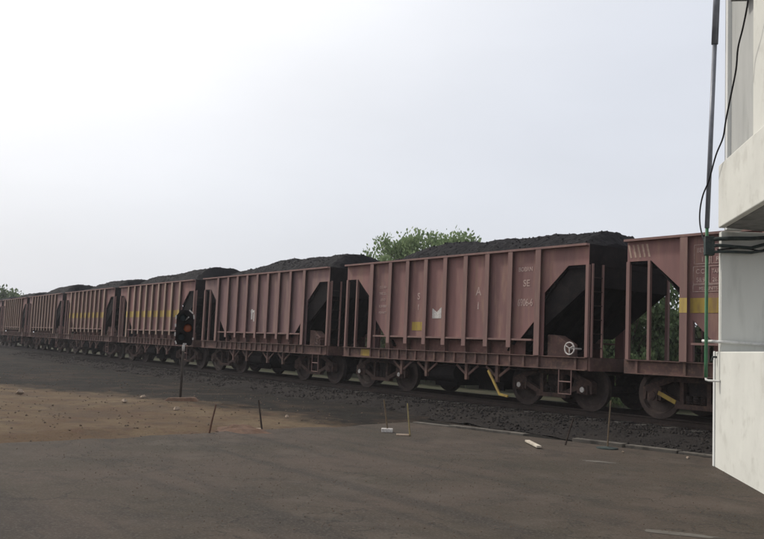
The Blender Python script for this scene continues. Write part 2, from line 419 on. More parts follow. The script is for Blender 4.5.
# loose stones
def stone(mb, x, y, z, r):
    n1 = 5; top = [(x + r*math.cos(a)*random.uniform(.6, 1.1), y + r*math.sin(a)*random.uniform(.6, 1.1), z + r*random.uniform(-.2, .25)) for a in [2*math.pi*k/n1 + random.random()*.6 for k in range(n1)]]
    up_ = [(x + (px-x)*.55, y + (py-y)*.55, z + r*random.uniform(.4, .8)) for px, py, pz in top]
    dn = (x, y, z - r*.6)
    P = top + up_ + [dn]
    mb.add(P, [(5,6,7,8,9)] + [(k, (k+1)%5, (k+1)%5+5, k+5) for k in range(5)] + [(10, (k+1)%5, k) for k in range(5)])
st = MB()
for _ in range(7500):
    s = 14.5 - abs(random.random())**1.5*55
    side = random.random()
    y = ty(s) + (random.uniform(-3.6, -1.0) if side < .88 else random.uniform(-1, 3.6))
    yy = abs(y - ty(s))
    z = -.15 if yy < 2.35 else -.165 - (yy-2.35)*.20
    stone(st, s, y, z + .005, random.uniform(.018, .045))
st.build('ballast_stones', STONE)['kind'] = 'stuff'
gr = MB()
for _ in range(1500):
    x_ = random.uniform(-22, 9); y_ = random.uniform(-13, -2.2)
    if x_ > 7.4 - .15*(y_+3.4): continue
    stone(gr, x_, y_, gh(x_, y_)+.004, random.uniform(.008, .03))
for _ in range(3500):
    x_ = random.uniform(8, 20); y_ = random.uniform(-12, -3)
    stone(gr, x_, y_, GZ+.002, random.uniform(.003, .010))
gr.build('gravel', mat('loose_gravel', (.15,.11,.08), (.09,.068,.052), 5., .9))['kind'] = 'stuff'

# ------------------------------------------------------------------ rails and sleepers
for sgn, lab in ((-1, 'near rusty rail under the coal wagons, on the camera side'), (1, 'far rusty rail under the coal wagons, on the side away from the camera')):
    pr = [(-.075,-.165),(.075,-.165),(.075,-.15),(.012,-.135),(.012,-.045),(.036,-.032),(.036,-.004),(-.036,-.004),(-.036,-.032),(-.012,-.045),(-.012,-.135),(-.075,-.15)]
    V = []; cnt = 0; s = S0
    while s <= S1:
        for y, z in pr: V.append((s, ty(s)+sgn*.838+y, z+.02))
        cnt += 1; s += 1.0
    m_ = len(pr)
    F = [(i*m_+j, i*m_+(j+1)%m_, (i+1)*m_+(j+1)%m_, (i+1)*m_+j) for i in range(cnt-1) for j in range(m_)]
    F += [tuple(range(m_))[::-1], tuple((cnt-1)*m_+j for j in range(m_))]
    me = bpy.data.meshes.new('rail'); me.from_pydata(V, [], F); me.update(); me.materials.append(RAILM)
    o = bpy.data.objects.new('rail', me); COL.objects.link(o); tag(o, lab, 'rail', 'rails of the railway track')
sl = MB().prism([(-.13,-.27),(.13,-.27),(.11,-.135),(-.11,-.135)], -1.375, 1.375).build('sleeper', CONC, bevel=.01)
tag(sl, 'concrete sleeper half buried in dark ballast under the coal train', 'sleeper', 'sleepers of the railway track')
s = 14.2; first = True
while s > -52:
    o = sl if first else sl.copy()
    if not first: COL.objects.link(o)
    o.location = (s, ty(s), 0); o.rotation_euler = (0,0,th(s)); first = False; s -= .65

# ------------------------------------------------------------------ bogie (part with sub-parts)
def make_bogie(parent, x, yellow=False, frame_mat=FRAME, caps=True):
    b = MB()      # the bolster and centre beam is the body of the bogie part itself
    b.box(-.22, .22, -.98, .98, .52, .80); b.box(-.35, .35, -.35, .35, .80, .90)
    b.box(-.85, -.75, -.75, .75, .33, .45); b.box(.75, .85, -.75, .75, .33, .45)
    bo = b.build('bogie', UNDER, parent); bo.location = (x, 0, 0)
    for sg in (-1, 1):
        f = MB(); y = 1.05*sg
        def br(p, q, t, h): f.bar((p[0], y, p[1]), (q[0], y, q[1]), t, h)
        br((-.62,.86), (.62,.86), .160, .11)
        br((-1.17,.64), (-.56,.85), .150, .12); br((1.17,.64), (.56,.85), .150, .12)
        br((-1.02,.62), (-.34,.34), .140, .11); br((1.02,.62), (.34,.34), .140, .11)
        br((-.46,.31), (.46,.31), .156, .10)
        br((-.31,.84), (-.31,.33), .132, .09); br((.31,.84), (.31,.33), .132, .09)
        for q in (-1, 1):
            f.prism([(q*1.24,.40),(q*1.24,.66),(q*1.0,.76),(q*.78,.66),(q*.80,.40),(q*.86,.40),(q*.88,.58),(q*1.16,.58),(q*1.18,.40)], y-.085, y+.085)
        f.build('side_frame', frame_mat, bo)
        if yellow and sg < 0:
            for q in (-1, 1):
                yb = MB().bar((q*.86, y-.085, .56), (q*.44, y-.085, .385), .02, .085).build('painted_strut', YELLOW, bo)
                tag(yb, 'ochre yellow painted strut')
        for cx in (-.17, 0, .17):
            sp = MB()
            pts = [(cx + .062*math.cos(a*.785), y + .062*math.sin(a*.785)*1.0, .37 + a*.0036) for a in range(0, 48)]
            sp.tube(pts, .016, 5); sp.build('spring', UNDER, bo, True)
        for q in (-1, 1):
            ax = MB().box(q*1.0-.12, q*1.0+.12, sg*.97, sg*1.15, .38, .60)
            ax.lathe([(.095, sg*1.15), (.095, sg*1.175), (.05, sg*1.19)], (q*1.0, 0, .49), 14)
            ax.build('axle_box', frame_mat, bo)
            if caps and sg < 0:
                cp = MB().lathe([(.065, -1.192), (.06, -1.204)], (q*1.0, 0, .49), 12)
                c_ = cp.build('axle_cap', WHITEP, bo); tag(c_, 'white painted axle cap')
    for q in (-1, 1):
        MB().tube([(q*1.0, -.98, .49), (q*1.0, .98, .49)], .075, 10).build('axle', UNDER, bo)
        for sg in (-1, 1):
            wp = [(.12,-.09),(.12,-.06),(.17,-.03),(.36,-.015),(.40,-.045),(.49,-.065),(.497,.045),(.525,.065),(.525,.09),(.42,.09),(.38,.03),(.17,.03),(.12,.06),(.12,.09)]
            wp = [(r, -yy*sg*-1) for r, yy in wp]
            MB().lathe(wp, (q*1.0, sg*.80, .515), 36).build('wheel', WHEEL, bo, False)
    return bo

# ------------------------------------------------------------------ hopper wagon, local x from -4.835 to 4.835, origin on rail level
H = 4.835; TOP = 3.78
RIBS = [1.45, 2.37, 3.19, 4.01, 4.83, 5.65, 6.47, 7.29, 8.22]
def make_wagon(yellow=False, paint=BROWN, ribm=RIB, detail=True):
    w = empty('hopper_wagon')
    X = lambda s_: s_ - H
    for sg in (-1, 1):
        yo, yi = sg*1.525, sg*1.51
        a, b_ = 9.67, 0
        out_ = [(X(0),TOP),(X(0),3.34),(X(.60),3.34),(X(1.32),2.72)]
        out_ += [(X(1.32),1.24),(X(1.60),1.24),(X(1.60),2.08),(X(2.12),1.58)]
        out_ += [(X(9.67-q[0]), q[1]) for q in [(2.12,1.58),(1.60,2.08),(1.60,1.24),(1.32,1.24),(1.32,2.72),(.60,3.34),(0,3.34),(0,TOP)]]
        MB().prism(out_, yo, yi).build('side_panel', paint, w)
        if yellow:
            for k in range(len(RIBS)-1):
                MB().box(X(RIBS[k]+.09), X(RIBS[k+1]-.09), sg*1.526, sg*1.531, 2.22, 2.52).build('yellow_band', YELLOW, w)
            for q in (0, 1):
                xs = sorted([X(1.32) if q == 0 else X(8.35), X(1.36) if q == 0 else X(8.31)])
        for k, r_ in enumerate(RIBS):
            z0 = 1.40 if 0 < k < len(RIBS)-1 else 1.235
            wd = .075 if 0 < k < 8 else .085
            rb = MB().prism([(-wd, sg*1.525), (-wd, sg*1.638), (wd, sg*1.638), (wd, sg*1.628), (-wd+.012, sg*1.628), (-wd+.012, sg*1.525)], z0, TOP-.012, 'z')
            ob = rb.build('rib', ribm, w); ob.location = (X(r_), 0, 0)
            if yellow:
                yb = MB().prism([(-wd-.003, sg*1.532), (-wd-.003, sg*1.641), (wd+.002, sg*1.641), (wd+.002, sg*1.6385), (-wd-.0005, sg*1.6385), (-wd-.0005, sg*1.532)], 2.22, 2.52, 'z').build('yellow_band', YELLOW_R, w)
                yb.location = (X(r_), 0, 0)
        # bottom angle of the panel and its lower hopper slope
        MB().box(X(1.62), X(8.05), sg*1.531, sg*1.622, 1.575, 1.62).build('bottom_rail', ribm, w)
        MB().add([(X(2.1),sg*1.49,1.60),(X(7.57),sg*1.49,1.60),(X(7.2),sg*.75,1.0),(X(2.5),sg*.75,1.0)], [(0,1,2,3)]).build('hopper_slope', SOLE, w)
        MB().box(X(2.0), X(7.67), sg*1.40, sg*1.42, 1.236, 1.60).build('skirt', SKIRT, w)
        # top rim
        MB().box(X(-.02), X(9.69), sg*1.532, sg*1.645, TOP-.01, TOP+.04).build('top_rim', ribm, w)
        # side sill channel with flange and gusset plates
        si = MB(); si.box(-H, H, sg*1.50, sg*1.52, .955, 1.215); si.box(-H, H, sg*1.49, sg*1.60, 1.215, 1.235); si.box(-H, H, sg*1.49, sg*1.585, .935, .955)
        for r_ in RIBS + [.3, 9.37, 1.9, 2.8, 3.6, 4.42, 5.24, 6.06, 6.88, 7.75]:
            si.box(X(r_)-.03, X(r_)+.03, sg*1.521, sg*1.575, .956, 1.214)
        si.build('side_sill', SOLE, w)
        for r_ in RIBS[1:-1]:
            st_ = MB()
            st_.prism([(X(r_)-.012, 1.56), (X(r_)+.012, 1.56), (X(r_)+.012, 1.236), (X(r_)-.012, 1.236)], sg*1.20, sg*1.56)
            st_.build('bracket', SOLE, w)
        # truss hangers below the sill
        for r_ in (2.9, 4.01, 5.65, 6.78):
            tr = MB()
            tr.prism([(X(r_)-.05,.934),(X(r_)+.05,.934),(X(r_)+.045,.52),(X(r_)-.045,.52)], sg*1.42, sg*1.50)
            for q in (-1, 1):
                tr.bar((X(r_)+q*.42, sg*1.452, .90), (X(r_)+q*.05, sg*1.452, .66), .03, .06)
            tr.build('hanger', SOLE, w)
        # posts at both ends
        for e in (0, 1):
            for off, ww in ((.03, .042), (.56, .030)):
                xx = X(off) if e == 0 else X(9.67-off)
                if off > .5 and (e == 1 or sg > 0): continue
                MB().box(xx-ww, xx+ww, sg*1.47, sg*1.545, 1.236, 3.338).build('end_post', ribm, w)
    # ends: band, slope sheet, platform and headstock
    for e in (-1, 1):
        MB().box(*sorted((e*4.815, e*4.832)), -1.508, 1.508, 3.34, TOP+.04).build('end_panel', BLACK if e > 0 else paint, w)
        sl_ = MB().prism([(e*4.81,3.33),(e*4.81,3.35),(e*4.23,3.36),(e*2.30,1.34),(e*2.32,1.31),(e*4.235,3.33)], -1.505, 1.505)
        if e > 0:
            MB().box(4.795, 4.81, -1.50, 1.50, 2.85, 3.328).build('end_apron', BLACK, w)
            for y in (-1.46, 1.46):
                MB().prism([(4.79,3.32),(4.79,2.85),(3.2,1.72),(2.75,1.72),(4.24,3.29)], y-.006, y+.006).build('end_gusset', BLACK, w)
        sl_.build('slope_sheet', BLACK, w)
        sp = MB()
        for y in (-1.0, -.5, 0, .5, 1.0):
            sp.prism([(e*4.2,3.30),(e*2.5,1.50),(e*2.62,1.44),(e*4.32,3.22)], y-.02, y+.02)
        sp.build('stiffener', BLACK, w)
        MB().box(*sorted((e*4.84, e*4.90)), -1.5, 1.5, .93, 1.23).build('headstock', SOLE, w)
        dk = MB().box(*sorted((e*2.7, e*4.83)), -1.488, 1.488, 1.18, 1.205); dk.build('end_deck', UNDER, w)
        cp = MB().box(*sorted((e*4.90, e*5.16)), -.12, .12, .90, 1.12)
        cp.prism([(e*5.10,-.16),(e*5.34,-.14),(e*5.30,.02),(e*5.22,.06),(e*5.30,.18),(e*5.10,.16)], .88, 1.14, 'z'); cp.build('coupler', UNDER, w)
        MB().tube([(e*4.9,.35,1.0),(e*5.05,.36,.95),(e*5.12,.34,.70),(e*5.22,.26,.55),(e*5.30,.15,.62)], .025, 7).build('air_hose', CABLE, w, True)
    # ladder on the right end
    for sg, e in ((-1, 1), (1, -1)):
        for y in (1.46, 1.10): MB().box(e*4.90-.02, e*4.90+.02, sg*y-.02, sg*y+.02, 1.24, 3.36).build('ladder_stile', ribm, w)
        z = 1.45
        while z < 3.3: MB().tube([(e*4.90, sg*1.11, z), (e*4.90, sg*1.45, z)], .012, 6).build('rung', UNDER, w); z += .32
    # hand brake wheel and stirrup steps on the near side
    hb = MB(); cx, cz, yy = X(9.22), 1.42, -1.60
    ring = [(cx + .14*math.cos(a*.3927), yy, cz + .14*math.sin(a*.3927)) for a in range(17)]
    hb.tube(ring, .018, 6)
    for a in range(3): hb.tube([(cx, yy, cz), (cx+.14*math.cos(a*2.094+.5), yy, cz+.14*math.sin(a*2.094+.5))], .014, 5)
    hb.tube([(cx, yy, cz), (cx, -1.2, cz)], .025, 6)
    hb.build('brake_wheel', WHITEP if detail else SOLE, w, True)
    for sg, e in ((-1, 1), (1, -1)):
        stp = MB(); a0, a1 = e*4.05, e*4.42
        yo = sg*1.56
        stp.tube([(a0, yo, .95), (a0, yo, .38), (a1, yo, .38), (a1, yo, .95)], .016, 6); stp.tube([(a0, yo, .66), (a1, yo, .66)], .014, 6)
        stp.build('stirrup_step', RIB, w)
    MB().prism([(X(8.32),1.21),(X(9.0),1.21),(X(9.0),1.52),(X(8.62),1.72),(X(8.32),1.74)], -1.35, -1.05).build('brake_gear_box', SOLE, w, bevel=.02)
    # hopper chutes, centre sill, doors gear
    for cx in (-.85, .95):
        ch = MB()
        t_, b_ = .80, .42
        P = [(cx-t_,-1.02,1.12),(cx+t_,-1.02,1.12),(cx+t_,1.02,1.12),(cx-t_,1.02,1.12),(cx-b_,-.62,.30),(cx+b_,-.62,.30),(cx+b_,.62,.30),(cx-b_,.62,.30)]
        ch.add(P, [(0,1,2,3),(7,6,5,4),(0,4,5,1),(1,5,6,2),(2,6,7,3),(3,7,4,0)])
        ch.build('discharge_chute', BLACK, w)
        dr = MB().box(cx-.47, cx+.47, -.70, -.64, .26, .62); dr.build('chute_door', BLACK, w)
    MB().box(-4.83, 4.83, -.22, .22, .88, 1.17).build('centre_sill', UNDER, w)
    MB().tube([(-1.0,-1.20,.66),(.25,-1.20,.66)], .235, 22).build('air_reservoir', BLACK, w, False)
    MB().tube([(1.5,-1.22,.72),(2.05,-1.22,.72)], .16, 16).build('brake_cylinder', BLACK, w, False)
    MB().tube([(-3.2,-1.34,.86),(3.2,-1.34,.86)], .022, 6).build('brake_pipe', UNDER, w)
    return w

def finish(w, k, label, kindyellow):
    s0 = 10.7*k; sc = s0 + H
    w.location = (sc, ty(sc), 0); w.rotation_euler = (0, 0, th(sc))
    tag(w, label, 'wagon', 'coal wagons of the train')

# wagon letterings and marks (local coordinates on the near side, y = -1.53)
def frame_lines(mb, x0, x1, z0, z1, t=.014, y=-1.5305):
    mb.box(x0, x1, y-.004, y, z1-t, z1); mb.box(x0, x1, y-.004, y, z0, z0+t)
    mb.box(x0, x0+t, y-.0045, y, z0+t, z1-t); mb.box(x1-t, x1, y-.0045, y, z0+t, z1-t)
plain = make_wagon(False)
band  = make_wagon(True)
for k_ in kids(plain):
    pass
def wagon_copy(src): return copy_tree(src)
tail = {}
for k in (-3, -4, -5, -6): tail[k] = None
# copies first, before the near ones get their own lettering
w2 = wagon_copy(plain); w3 = wagon_copy(band)
w_tail = [wagon_copy(plain) for _ in range(3)]
w4 = wagon_copy(band)
near = plain; right = band
for wg, cap in ((near, True), (w2, False)):
    make_bogie(wg, -3.43, caps=cap); make_bogie(wg, 3.43, caps=cap)
def clean_bogies(wg):
    make_bogie(wg, -3.43, caps=False); make_bogie(wg, 3.43, caps=False)
make_bogie(right, -3.43, yellow=True, caps=False); make_bogie(right, 3.43, yellow=True, caps=False)
bog = [c for c in kids(w2) if c.name.startswith('bogie')]
for wg in [w3, w4] + w_tail:
    for b_ in bog: copy_tree(b_, wg)
for wg, pm in ((w2, BROWN_B), (w_tail[0], BROWN_B), (w_tail[2], BROWN_B)):
    for c in kids(wg):
        if c.name.startswith('side_panel'):
            c.data = c.data.copy(); c.data.materials[0] = pm
for wg in [w2, w3, w4] + w_tail:
    for c in kids(wg):
        if c.name.startswith('brake_wheel'):
            c.data = c.data.copy(); c.data.materials[0] = SOLE
for wg in [w3, w4] + w_tail:
    for c in kids(wg):
        if c.name.startswith('rib'):
            c.data = c.data.copy(); c.data.materials[0] = PALE  # far ribs painted lighter to read as sunlit
finish(right, 1, 'brown hopper wagon with yellow band and a boxed white table of lettering, beside the building', True)
finish(near, 0, 'brown hopper wagon in the middle with faded white number and white axle caps', False)
finish(w2, -1, 'plain brown hopper wagon with a small white mark halfway along, just right of the signal', False)
finish(w3, -2, 'hopper wagon with yellow band passing directly behind the signal with orange lens', True)
finish(w4, -3, 'farther of the two distant yellow banded hopper wagons, left of the signal', True)
finish(w_tail[0], -4, 'small distant brown hopper wagon next left of the last yellow banded one', False)
finish(w_tail[1], -5, 'small distant brown hopper wagon, second from the left edge of the photo', False)
finish(w_tail[2], -6, 'farthest hopper wagon, cut by the left edge of the photo', False)

LX = lambda s_: s_ - H
# middle wagon
text('BOBRN', .15, FADED, near, (LX(7.72), -1.529, 3.27), sx=.95)
text('SE', .23, FADED, near, (LX(7.76), -1.529, 2.90))
text('6906-6', .25, FADED, near, (LX(7.73), -1.529, 2.42), sx=.72)
text('A', .30, FADED, near, (LX(5.95+.12), -1.529, 2.72)); text('I', .26, FADED, near, (LX(6.07), -1.529, 2.36))
text('S', .26, FADED, near, (LX(3.62), -1.529, 2.66)); text('I', .22, FADED, near, (LX(3.62), -1.529, 2.36))
for i, tx in enumerate(('C.C. 58.9', 'TARE 25.6', 'LOAD', 'ROH 8/09', 'POH 4/07')):
    text(tx, .105, FADED, near, (LX(1.93), -1.529, 3.02 - i*.19), sx=.85)
MB().box(LX(3.36), LX(3.82), -1.532, -1.5265, 1.78, 2.02).build('yellow_patch', YELLOW, near)
MB().prism([(LX(4.24),2.12),(LX(4.62),2.12),(LX(4.62),2.43),(LX(4.43),2.29),(LX(4.24),2.40)], -1.5325, -1.5265).build('white_patch', WHITEP, near)
lv = MB(); lv.bar((LX(6.55), -1.56, .80), (LX(7.02), -1.60, .23), .035, .06); lv.bar((LX(7.0), -1.60, .235), (LX(7.30), -1.60, .20), .05, .05)
lv.build('yellow_lever', YELLOW, near)
MB().box(LX(.9), LX(1.35), -1.526, -1.5205, .985, 1.19).build('yellow_patch', YELLOW, near)
# second wagon: small white mark
mk = MB(); mk.box(LX(4.28), LX(4.40), -1.531, -1.5265, 2.10, 2.48); mk.box(LX(4.48), LX(4.60), -1.531, -1.5265, 2.02, 2.40); mk.box(LX(4.24), LX(4.62), -1.5325, -1.5265, 2.36, 2.44)
mk.build('white_mark', WHITEP, w2)
# right wagon: table of figures
tb = MB(); frame_lines(tb, LX(1.62), LX(1.98), 3.20, 3.60); frame_lines(tb, LX(2.0), LX(2.27), 3.20, 3.60)
tb.build('lettering_frame', FADED, right)
tb = MB(); frame_lines(tb, LX(1.60), LX(1.94), 2.80, 3.16); frame_lines(tb, LX(1.95), LX(2.28), 2.80, 3.16); frame_lines(tb, LX(1.598), LX(2.282), 2.64, 2.79)
tb.build('lettering_frame', FADED, right)
text('BETR', .13, FADED, right, (LX(1.80), -1.529, 3.44), sx=.8); text('1', .14, FADED, right, (LX(1.81), -1.529, 3.25))
text('SE', .13, FADED, right, (LX(2.14), -1.529, 3.42), sx=.8); text('R', .13, FADED, right, (LX(2.14), -1.529, 3.25))
text('C.C.', .13, FADED, right, (LX(1.77), -1.529, 3.01), sx=.9); text('58.9', .13, FADED, right, (LX(1.77), -1.529, 2.84), sx=.9)
text('TARE', .12, FADED, right, (LX(2.12), -1.529, 3.01), sx=.72); text('26.8', .12, FADED, right, (LX(2.12), -1.529, 2.84), sx=.9)
text('MEL UNITS', .10, FADED, right, (LX(1.94), -1.529, 2.675), sx=.85)
# slanting white strokes at the top left of the right wagon
ss = MB()
for i in range(5): ss.prism([(LX(.08+i*.115),3.42),(LX(.13+i*.115),3.42),(LX(.06+i*.115),3.70),(LX(.01+i*.115+.0),3.70)], -1.531, -1.5265)
ss.build('warning_strokes', mat('pale_strokes', (.42,.31,.25), (.3,.2,.16), 12., .8), right)

# ------------------------------------------------------------------ coal loads
def coal(k, hfun, label):
    nx, ny = 150, 44; V = []; s0 = 10.7*k
    for i in range(nx):
        s_ = .03 + 9.61*i/(nx-1)
        for j in range(ny):
            y = -1.49 + 2.98*j/(ny-1)
            q = abs(y)/1.49; cr = max(0, 1-q**2.6)
            e = min(1, min(s_, 9.67-s_)/.45 + .25)
            p = Vector((s_+k*31, y, k*3.1))
            z = TOP - .08 + (hfun(s_)+(.20 if k == 0 else .27))*cr*e + noise.noise(p*.9)*.09*cr + noise.noise(p*3.1)*.045 + noise.noise(p*8.3)*.04 + random.uniform(-.012, .012)
            V.append((s_-H, y, z))
    F = [(i*ny+j, (i+1)*ny+j, (i+1)*ny+j+1, i*ny+j+1) for i in range(nx-1) for j in range(ny-1)]
    n0 = len(V); V += [(-H+.03,-1.49,TOP-.5),(H-.03,-1.49,TOP-.5),(H-.03,1.49,TOP-.5),(-H+.03,1.49,TOP-.5)]
    F.append((n0, n0+3, n0+2, n0+1))
    for a_, b_, ring in ((n0, n0+1, [i*ny for i in range(nx)]), (n0+3, n0+2, [i*ny+ny-1 for i in range(nx)][::1])):
        F.append(tuple([a_]+[b_]+ring[::-1]))
    F.append(tuple([n0, *range(ny), n0+3])); F.append(tuple([n0+1, *range((nx-1)*ny, nx*ny), n0+2]))
    lm = MB(); lm.v = V; lm.f = F
    for _ in range(500):
        s_ = random.uniform(.15, 9.5); j = random.randrange(2, ny-2); i = int((s_-.03)/9.61*(nx-1))
        v_ = V[i*ny+j]; stone(lm, v_[0], v_[1], v_[2]+.01, random.uniform(.012, .035))
    o = lm.build('coal_load', COAL); sc = s0+H
    o.location = (sc, ty(sc), 0); o.rotation_euler = (0,0,th(sc)); tag(o, label, 'coal', 'coal heaped in the wagons')
sm = lambda a, b_, x: (lambda t: t*t*(3-2*t))(max(0, min(1, (x-a)/(b_-a))))
coal(1, lambda s_: -.12, 'level coal barely showing above the wagon beside the building')
coal(0, lambda s_: .0+.44*sm(.6, 3.6, s_) - .10*sm(7, 9.6, s_), 'black coal heaped high over the middle wagon with the white number')
coal(-1, lambda s_: -.02+.30*sm(.6, 2.4, s_)+.15*sm(3.2, 5.2, s_), 'black coal heap on the plain wagon just right of the signal')
coal(-2, lambda s_: .0+.40*sm(.5, 2.4, s_) + .10*sm(6.2, 7.2, s_), 'two-humped coal heap on the yellow banded wagon behind the signal')
coal(-3, lambda s_: .02+.36*sm(1.0, 5.5, s_), 'coal heap on the farther yellow banded wagon, left of the signal')
coal(-4, lambda s_: .05+.45*sm(.8, 5, s_), 'distant coal heap next left of the last yellow banded wagon')
coal(-5, lambda s_: .10+.20*sm(1, 5, s_), 'low distant coal heap on the second wagon from the left edge')
coal(-6, lambda s_: .12+.12*sm(1, 5, s_), 'farthest coal heap, cut by the left edge of the photo')

# ------------------------------------------------------------------ building at the right
Q = Vector((14.63, -2.91, 0)); E_ = Vector((.696, -.718, 0)); N_ = Vector((-.718, -.696, 0))
BW = Matrix(((E_.x, N_.x, 0, Q.x), (E_.y, N_.y, 0, Q.y), (0, 0, 1, 0), (0, 0, 0, 1)))   # local: t along wall, o outward, z
bld = empty('building'); bld.matrix_world = BW
tag(bld, 'cream and grey rendered building with balcony and pipes at the right edge', 'building')
def back(t0, o0, z0, z1):
    # footprint: face plus a rear side kept parallel to the track
    return [(t0, o0), (9, o0), (9, -3.6), (6.0, -4.9), (t0+.9, -.92), (t0, -.02 if o0 > -.02 else o0-.02)]
MB().prism([(0,0),(9,0),(9,-3.6),(1.2,-1.2),(-.05,-1.13)], GZ-.1, 1.425, 'z').build('plinth', CREAM, bld, bevel=.015)
MB().box(-.035, 0.05, .001, .02, GZ, 1.43).build('corner_trim', PALEW, bld, bevel=.006)
# grey wall set back under the overhang, square to the plinth
MB().prism([(.30,-.02),(.13,-1.1),(-.04,-1.1),(.13,-.02)], 1.426, 3.30, 'z').build('grey_wall', GREYW, bld, bevel=.008)
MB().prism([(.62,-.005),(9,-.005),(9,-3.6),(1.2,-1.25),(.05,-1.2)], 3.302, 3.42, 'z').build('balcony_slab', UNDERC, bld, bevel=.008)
MB().box(.60, 9, -.001, .10, 3.30, 4.27).build('balcony_parapet', CREAM, bld, bevel=.015)
MB().prism([(.42,-.12),(9,-.12),(9,-3.6),(1.4,-1.2),(.46,-1.1)], 3.423, 9.0, 'z').build('upper_wall', GREYL, bld, bevel=.01)
MB().box(.28, .44, -.30, -.06, 3.302, 9.1).build('white_pilaster', PALEW, bld, bevel=.01)
MB().box(2.10, 9, -.119, -.003, 4.20, 6.555).build('cream_column', CREAM, bld, bevel=.01)
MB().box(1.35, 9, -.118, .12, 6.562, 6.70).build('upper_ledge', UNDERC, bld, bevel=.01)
MB().box(1.40, 9, -.05, .09, 6.703, 7.6).build('upper_parapet', CREAM, bld, bevel=.01)
# pipework on the grey wall
MB().tube([(.06, .20, 1.585), (.36, .0, 1.575), (.36, -.06, 1.575), (.20, -1.08, 1.55)], .024, 10).build('horizontal_pipe', PVC, bld, True)
for z_, dz_, r_ in ((3.17,.02,.032),(3.07,-.03,.026),(2.97,.0,.022)):
    MB().tube([(.20,.17,z_),(.34,.03,z_),(.355,-.15,z_+dz_*.5),(.32,-.45,z_+dz_),(.27,-.70,z_+.05),(.20,-1.08,z_+.12)], r_, 8).build('conduit', DARKP, bld, True)
MB().tube([(.33,.05,3.0),(.34,-.3,3.04),(.30,-.6,3.0),(.21,-1.0,3.22)], .012, 6).build('conduit', CABLE, bld, True)
MB().box(.16, .30, .08, .22, 2.92, 3.22).build('pipe_clamp', DARKP, bld, bevel=.01)
MB().tube([(.235,.185,1.02),(.235,.185,1.2),(.235,.185,3.35)], .026, 10).build('green_pipe', GREEN, bld, True)
MB().tube([(.15,.175,1.60),(.165,.175,3.3)], .019, 8).build('white_pipe', PVC, bld, True)
MB().tube([(.235,.185,1.02),(.25,.185,.985),(.30,.16,.975),(.36,.03,.975),(.38,0,.975)], .018, 8).build('pipe_elbow', PVC, bld, True)
MB().tube([(.13,.0,1.34),(.13,.06,1.34),(.13,.075,1.27)], .018, 8).build('tap', DARKP, bld, True)
# pole and cable
pw = lambda t, o, z: Q + E_*t + N_*o + Vector((0, 0, z))
po = empty('pole', pw(.235, .185, 3.352))
tag(po, 'thin grey steel pole rising along the corner of the building', 'pole')
LN = Vector((rt.x, rt.y, 0))*.034
MB().tube([(0,0,0), tuple(LN*3.0+Vector((0,0,3.0)))], .036, 12).build('shaft', GALV, po, True)
MB().tube([tuple(LN*2.98+Vector((0,0,2.98))), tuple(LN*4.6+Vector((0,0,4.6)))], .052, 12).build('sleeve', GALV, po, True)
cb = MB(); pts = [(2.62, 0.2, 6.06), (2.57, 0.2, 5.97), (2.37, 0.2, 5.77), (2.12, 0.2, 5.58), (2.02, 0.2, 5.31), (1.75, 0.2, 5.03), (1.47, 0.2, 4.75), (1.3, 0.2, 4.53), (0.87, 0.2, 4.37), (0.42, 0.2, 4.08), (0.0, 0.2, 3.92), (-0.21, 0.2, 3.71), (-0.2, 0.2, 3.47), (0.03, 0.2, 3.22)]
P = [Vector(p) for p in pts] + [Vector((.20,.19,3.08))]; sm_ = []
for i in range(len(P)-1):
    p0, p1, p2, p3 = P[max(i-1,0)], P[i], P[i+1], P[min(i+2, len(P)-1)]
    for q in range(5):
        t = q/5; sm_.append(.5*((2*p1)+(p2-p0)*t+(2*p0-5*p1+4*p2-p3)*t*t+(3*p1-p0-3*p2+p3)*t**3))
sm_.append(P[-1])
cb.tube([Q+E_*p.x+N_*p.y+Vector((0,0,p.z)) for p in sm_], .012, 6)
tag(cb.build('cable', CABLE, None, True), 'loose black cable sagging past the pole at the building corner', 'cable')

# ------------------------------------------------------------------ signal by the track
sg_ = empty('signal', (1.53, -5.97, GZ), math.atan2(CAM.y+5.97, CAM.x-1.53)+R(90))   # faces the camera side road
tag(sg_, 'black signal head with orange lens on a thin post on the dark ground', 'signal')
MB().tube([(0,0,0),(0,0,1.45)], .032, 10, .03).build('post', mat('dull_post', (.07,.06,.052), (.045,.038,.034), 5., .8), sg_, True)
MB().tube([(0,0,1.30),(0,0,1.47)], .037, 10).build('white_sleeve', WHITEP, sg_, True)
MB().prism([(-.19,1.46),(.19,1.46),(.22,1.60),(.22,2.22),(.12,2.36),(-.12,2.36),(-.22,2.22),(-.22,1.60)], .02, .07).build('back_board', BLACK, sg_, bevel=.006)
MB().box(-.13, .13, .075, .26, 1.52, 2.30).build('lamp_case', BLACK, sg_, bevel=.01)
ln = MB().lathe([(.105, -.035), (.10, -.045), (.05, -.06), (.01, -.065)], (.075, 0, 1.90), 20); ln.build('lens', ORANGE, sg_, True)
hd = MB()
for (cx, cz) in ((.075, 1.90), (-.07, 1.66), (-.06, 2.16)):
    A = [(.125*math.cos(a), .125*math.sin(a)) for a in [R(-10+200*i/12) for i in range(13)]]
    for (x0,z0),(x1,z1) in zip(A, A[1:]):
        hd.add([(cx+x0,-.16,cz+z0),(cx+x1,-.16,cz+z1),(cx+x1,.02,cz+z1),(cx+x0,.02,cz+z0),(cx+x0*.93,-.16,cz+z0*.93),(cx+x1*.93,-.16,cz+z1*.93),(cx+x1*.93,.02,cz+z1*.93),(cx+x0*.93,.02,cz+z0*.93)],
               [(0,1,2,3),(4,7,6,5),(0,4,5,1),(3,2,6,7),(0,3,7,4),(1,5,6,2)])
hd.build('hood', BLACK, sg_)
